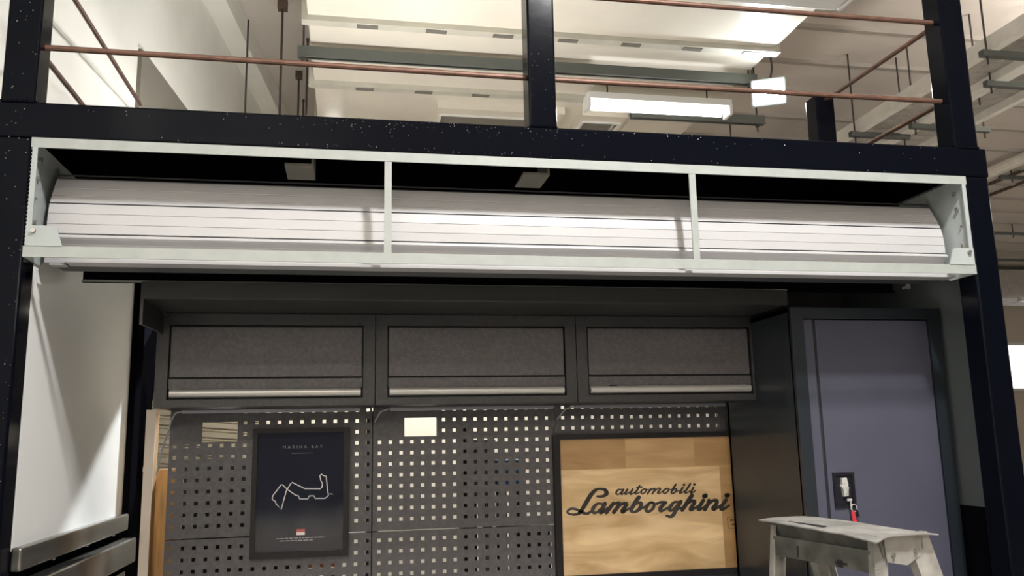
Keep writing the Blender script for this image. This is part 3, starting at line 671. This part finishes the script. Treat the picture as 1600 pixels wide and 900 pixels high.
def stroke(bm, pts, y, smooth=True, width=None):
    P = [(x * 1e-4, z * 1e-4, (w * 1.22 if width is None else width) * 1e-4) for x, z, *w_ in pts for w in (w_ or [0])]
    if smooth: P = catmull(P)
    L = []; Rr = []
    for i, (x, z, w) in enumerate(P):
        a = P[max(0, i - 1)]; b = P[min(len(P) - 1, i + 1)]
        dx, dz = b[0] - a[0], b[1] - a[1]; l = math.hypot(dx, dz) or 1
        nx, nz = -dz / l * w / 2, dx / l * w / 2
        L.append(bm.verts.new((x + nx, y, z + nz))); Rr.append(bm.verts.new((x - nx, y, z - nz)))
    for i in range(len(P) - 1): bm.faces.new((L[i], L[i + 1], Rr[i + 1], Rr[i]))
    for x, z, w in (P if not smooth else (P[0], P[-1])):
        bm.faces.new([bm.verts.new((x + w / 2 * math.cos(a * math.pi / 6), y - .00002, z + w / 2 * math.sin(a * math.pi / 6))) for a in range(12)])
def text_mesh(name, body, size, loc, m, parent, spacing=1.0):
    c = bpy.data.curves.new(name, 'FONT'); c.body = body; c.size = size; c.space_character = spacing
    c.align_x = 'CENTER'
    o = bpy.data.objects.new('tmp_' + name, c); COL.objects.link(o)
    bpy.context.view_layer.update()
    me = bpy.data.meshes.new_from_object(o.evaluated_get(bpy.context.evaluated_depsgraph_get()))
    bpy.data.objects.remove(o)
    me.transform(Matrix.Translation(loc) @ Matrix.Rotation(math.pi / 2, 4, 'X'))
    me.materials.clear(); me.materials.append(m)
    o = bpy.data.objects.new(name, me); COL.objects.link(o); o.parent = parent
    return o

p1, pr1, yp = frame_poster('black framed dark blue circuit map poster on the left peg panel', .275, .601, 1.053, 1.484, .291, .581, 1.072, 1.469, .274, PRINTD, PANE1, 'framed_poster')
bm = bmesh.new()
stroke(bm, [(x, z) for x, z in TRACK], yp - .0006, smooth=False, width=34)
stroke(bm, [(5350, 12590), (5450, 12575)], yp - .0006, smooth=False, width=22)
obj('circuit_line', bm, INKW, pr1)
text_mesh('title', 'MARINA BAY', .0145, (.441, yp - .0006, 1.4155), INKG, pr1, 1.75)
obj('subtitle', boxes((.405, .475, yp - .0006, yp - .0002, 1.3985, 1.3998)), INKG, pr1)
obj('flag_upper', B(.427, .4545, yp - .0006, yp - .0002, 1.1355, 1.1450), RED, pr1)
obj('flag_lower', B(.427, .4545, yp - .0006, yp - .0002, 1.1255, 1.1350), INKW, pr1)
bm = bmesh.new(); random.seed(3)
for z, xa, xb in ((1.1145, .362, .522), (1.1065, .372, .485)):
    x = xa
    while x < xb:
        w = random.uniform(.006, .018); box(bm, x, min(x + w, xb), yp - .0006, yp - .0002, z, z + .0028); x += w + .003
obj('small_print', bm, INKG, pr1)

p2, pr2, yp2 = frame_poster('black framed poster of a plywood board with dark script lettering', 1.330, 2.052, .925, 1.445, 1.355, 2.033, .947, 1.426, .274, WOODM, PANE2, 'framed_sign')
obj('pale_board', B(1.356, 1.972, yp2 - .0006, yp2 - .0001, .948, 1.316), WOODL, pr2)
obj('dark_board', boxes((1.356, 1.605, yp2 - .0005, yp2 - .0001, 1.317, 1.425)), WOODD, pr2)
obj('edge_board', boxes((1.973, 2.032, yp2 - .0005, yp2 - .0001, .948, 1.25), (1.875, 2.032, yp2 - .0004, yp2 - .0001, 1.32, 1.425)), WOODD, pr2)
bm = bmesh.new()
for i, s in enumerate(BIG): stroke(bm, s, yp2 - .0009 - i * 3e-5)
obj('script_lettering', bm, INKK, pr2)
bm = bmesh.new()
for i, s in enumerate(SMALL): stroke(bm, s, yp2 - .0009 - i * 3e-5)
obj('small_script_lettering', bm, INKK, pr2)
y = yp2 - .0008
obj('stamp', boxes((1.991, 1.9935, y, y + .0002, 1.087, 1.129), (1.991, 2.032, y, y + .0002, 1.127, 1.129), (1.991, 2.02, y, y + .0002, 1.087, 1.089),
                   (2.002, 2.012, y, y + .0002, 1.113, 1.121), (2.016, 2.03, y, y + .0002, 1.113, 1.121), (2.008, 2.02, y, y + .0002, 1.098, 1.104)), INKB, pr2)

# ------------------------------------------------------------------ locker
lk = thing('locker', 'tall slate grey steel locker with black frame beside the cabinets', 'locker', (2.29, 0, 0))
X0, X1 = 2.01, 2.556
obj('carcass', boxes((X0, X0 + .015, -.27, .24, 0, 1.838), (X1 - .015, X1, -.27, .24, 0, 1.838), (X0, X1, -.27, .24, 1.823, 1.838),
                     (X0, X1, .225, .24, 0, 1.823), (X0, X1, -.25, .225, .05, .06)), LOCKF, lk)
obj('front_frame', boxes((X0, 2.0525, -.283, -.262, 0, 1.838), (2.511, X1, -.283, -.262, 0, 1.838), (2.0525, 2.511, -.283, -.262, 1.800, 1.838), (2.0525, 2.511, -.283, -.262, 0, .08)), LOCKF, lk)
obj('fixed_strip', B(2.0545, 2.0885, -.276, -.262, .08, 1.798, .002), LOCKD, lk)
dr = obj('door', B(2.0985, 2.509, -.277, -.262, .085, 1.7975, .002), LOCKD, lk)
obj('seam', B(2.0885, 2.0985, -.268, -.262, .08, 1.80), SEAL_SHADE, lk)
lp = obj('lock_plate', boxes((2.113, 2.122, -.284, -.277, 1.197, 1.305), (2.177, 2.186, -.284, -.277, 1.197, 1.305), (2.122, 2.177, -.284, -.277, 1.296, 1.305),
                        (2.122, 2.177, -.284, -.277, 1.197, 1.206), (2.122, 2.177, -.279, -.277, 1.206, 1.296)), BLACKPL, dr)
obj('handle', PR([(2.139, 1.288), (2.156, 1.289), (2.160, 1.270), (2.157, 1.262), (2.162, 1.257), (2.158, 1.252), (2.158, 1.232), (2.142, 1.231), (2.142, 1.252), (2.136, 1.262), (2.141, 1.268)], 'y', -.290, -.279, .0012), WORN, dr)
k = thing('key_bunch', 'small key bunch with a red tag hanging in the locker lock', 'keys', (2.168, -.29, 1.17))
obj('key', boxes((2.15, 2.166, -.292, -.289, 1.217, 1.224), (2.160, 2.1645, -.291, -.289, 1.19, 1.217)), WORN, k)
bm = bmesh.new()
for a in range(10):
    a0, a1 = a * math.pi / 5, (a + 1) * math.pi / 5
    rod(bm, (2.172 + .010 * math.cos(a0), -.291, 1.195 + .012 * math.sin(a0)), (2.172 + .010 * math.cos(a1), -.291, 1.195 + .012 * math.sin(a1)), .0014, 6)
obj('ring', bm, WORN, k)
obj('tag', PR([(2.160, 1.186), (2.170, 1.188), (2.176, 1.155), (2.174, 1.13), (2.163, 1.13)], 'y', -.294, -.290, .001), RED, k)
obj('fob', PR([(2.176, 1.192), (2.184, 1.188), (2.187, 1.168), (2.179, 1.166)], 'y', -.293, -.289, .001), BLACKPL, k)
t = thing('wall_hook', 'small pale hook above the right end of the locker', 'hook', (2.56, -.117, 1.93))
obj('plate', B(2.570, 2.5745, -.125, -.109, 1.935, 1.962), LAMPW, t)
bm = bmesh.new(); rod(bm, (2.571, -.117, 1.955), (2.566, -.117, 1.942), .005, 8); rod(bm, (2.566, -.117, 1.942), (2.545, -.125, 1.936), .005, 8); rod(bm, (2.571, -.117, 1.940), (2.562, -.117, 1.938), .005, 8)
obj('arm', bm, LAMPW, t)

# ------------------------------------------------------------------ step ladder
ld = thing('step_ladder', 'scuffed aluminium step ladder standing in front of the locker', 'ladder', (1.80, -.83, 0))
LM = Matrix.Translation((1.800, -.823, 0)) @ Matrix.Rotation(R(8.4), 4, 'Z')
def lobj(name, bm, m, par=ld):
    bmesh.ops.transform(bm, matrix=LM, verts=bm.verts)
    return obj(name, bm, m, par)
TZ = 1.203
bm = bmesh.new()                                   # thin worn top plate, edges slightly bent
nx, ny = 6, 12; g = [[[None] * (ny + 1) for _ in range(nx + 1)] for _ in range(2)]
for i in range(nx + 1):
    for j in range(ny + 1):
        x = -.088 + .176 * i / nx; yy = -.218 + .436 * j / ny
        z = TZ - .004 * (abs(i / nx - .5) * 2) ** 3 + .003 * math.sin(9 * yy + 3 * x)
        if i == 0 and j < 3: z -= .003 * (3 - j)
        for s in (0, 1): g[s][i][j] = bm.verts.new((x, yy, z + s * .003))
for i in range(nx):
    for j in range(ny):
        bm.faces.new((g[1][i][j], g[1][i + 1][j], g[1][i + 1][j + 1], g[1][i][j + 1]))
        bm.faces.new((g[0][i][j], g[0][i][j + 1], g[0][i + 1][j + 1], g[0][i + 1][j]))
for i in range(nx):
    for j, f in ((0, 1), (ny, 0)): bm.faces.new((g[0][i][j], g[0][i + 1][j], g[1][i + 1][j], g[1][i][j]))
for j in range(ny):
    for i in (0, nx): bm.faces.new((g[0][i][j], g[0][i][j + 1], g[1][i][j + 1], g[1][i][j]))
tp = lobj('top_plate', bm, ALU)
lobj('scratch', boxes((-.065, -.059, -.02, .12, TZ + .0025, TZ + .0045)), SOOT, tp)
sk = boxes((.059, .062, -.195, .195, TZ - .045, TZ - .003))
prism(sk, [(-.066, TZ - .003), (-.063, TZ - .003), (-.048, TZ - .05), (-.051, TZ - .05)], 'y', -.195, .195)
lobj('skirt', sk, ALUD)  # skirt coloured darker for the shade under the overhanging plate
def lrail(x0, x1, y0, y1, w, d):                   # channel rail from the top to the floor
    bm = bmesh.new()
    a = Vector((x0, y0, TZ - .01)); b = Vector((x1, y1, 0.01)); ax = (a - b).normalized()
    q = ax.to_track_quat('Z', 'Y'); L = (a - b).length
    s = 1 if y0 > 0 else -1
    M = Matrix.Translation((a + b) / 2) @ Matrix.Rotation(math.atan2(-(b.x - a.x), L), 4, 'Y') @ Matrix.Rotation(math.atan2((b.y - a.y), L), 4, 'X')
    box(bm, -w / 2, w / 2, -.0015, .0015, -L / 2, L / 2, M)
    box(bm, -w / 2, -w / 2 + .003, min(0, -s * d), max(0, -s * d), -L / 2, L / 2, M)
    box(bm, w / 2 - .003, w / 2, min(0, -s * d), max(0, -s * d), -L / 2, L / 2, M)
    return bm
for s in (-1, 1):
    r = lobj('rear_leg', lrail(-.052, -.16, s * .188, s * .235, .036, .018), ALU)
    lobj('rivet', ROD_((-.058, s * (.188 - .0), TZ - .075), (-.058 - .018, s * .188, TZ - .075), .005, 8), BOLT, r)
    lobj('foot', B(-.18, -.13, s * .235 - .02, s * .235 + .02, 0, .03, .004), BLACKPL, r)
    r = lobj('front_leg', lrail(.045, .40, s * .192, s * .25, .058, .022), ALU)
    lobj('foot', B(.365, .425, s * .25 - .02, s * .25 + .02, 0, .03, .004), BLACKPL, r)
for s in (-1, 1):
    g = lobj('end_gusset', PR([(-.05, TZ - .004), (.06, TZ - .004), (.05, TZ - .05), (.01, TZ - .07), (-.045, TZ - .06)], 'y', s * .197 - .0012, s * .197 + .0012), ALU)
    for x, z in ((-.03, TZ - .045), (.035, TZ - .04)): lobj('rivet', ROD_((x, s * .195, z), (x, s * .204, z), .005, 8), BOLT, g)
lobj('rear_panel', boxes((-.0735, -.071, -.178, .178, TZ - .085, TZ - .036)), ALUD)
lobj('smear', boxes((-.0755, -.0737, -.10, -.06, TZ - .078, TZ - .072), (-.0755, -.0737, -.085, -.068, TZ - .084, TZ - .067), (-.0755, -.0737, .075, .081, TZ - .08, TZ - .052)), SOOT)
lobj('brace', boxes((-.0755, -.073, -.178, .178, .55, .58)), ALU)
for kk in range(1, 4):
    z = TZ - .27 * kk; x = .045 + (.355) * (TZ - z) / TZ
    lobj('step', B(x - .05, x + .05, -.195, .195, z - .025, z, .003), ALU)
lobj('spreader', boxes((-.12, .25, -.21, -.207, .62, .64), (-.12, .25, .207, .21, .62, .64)), BOLT)
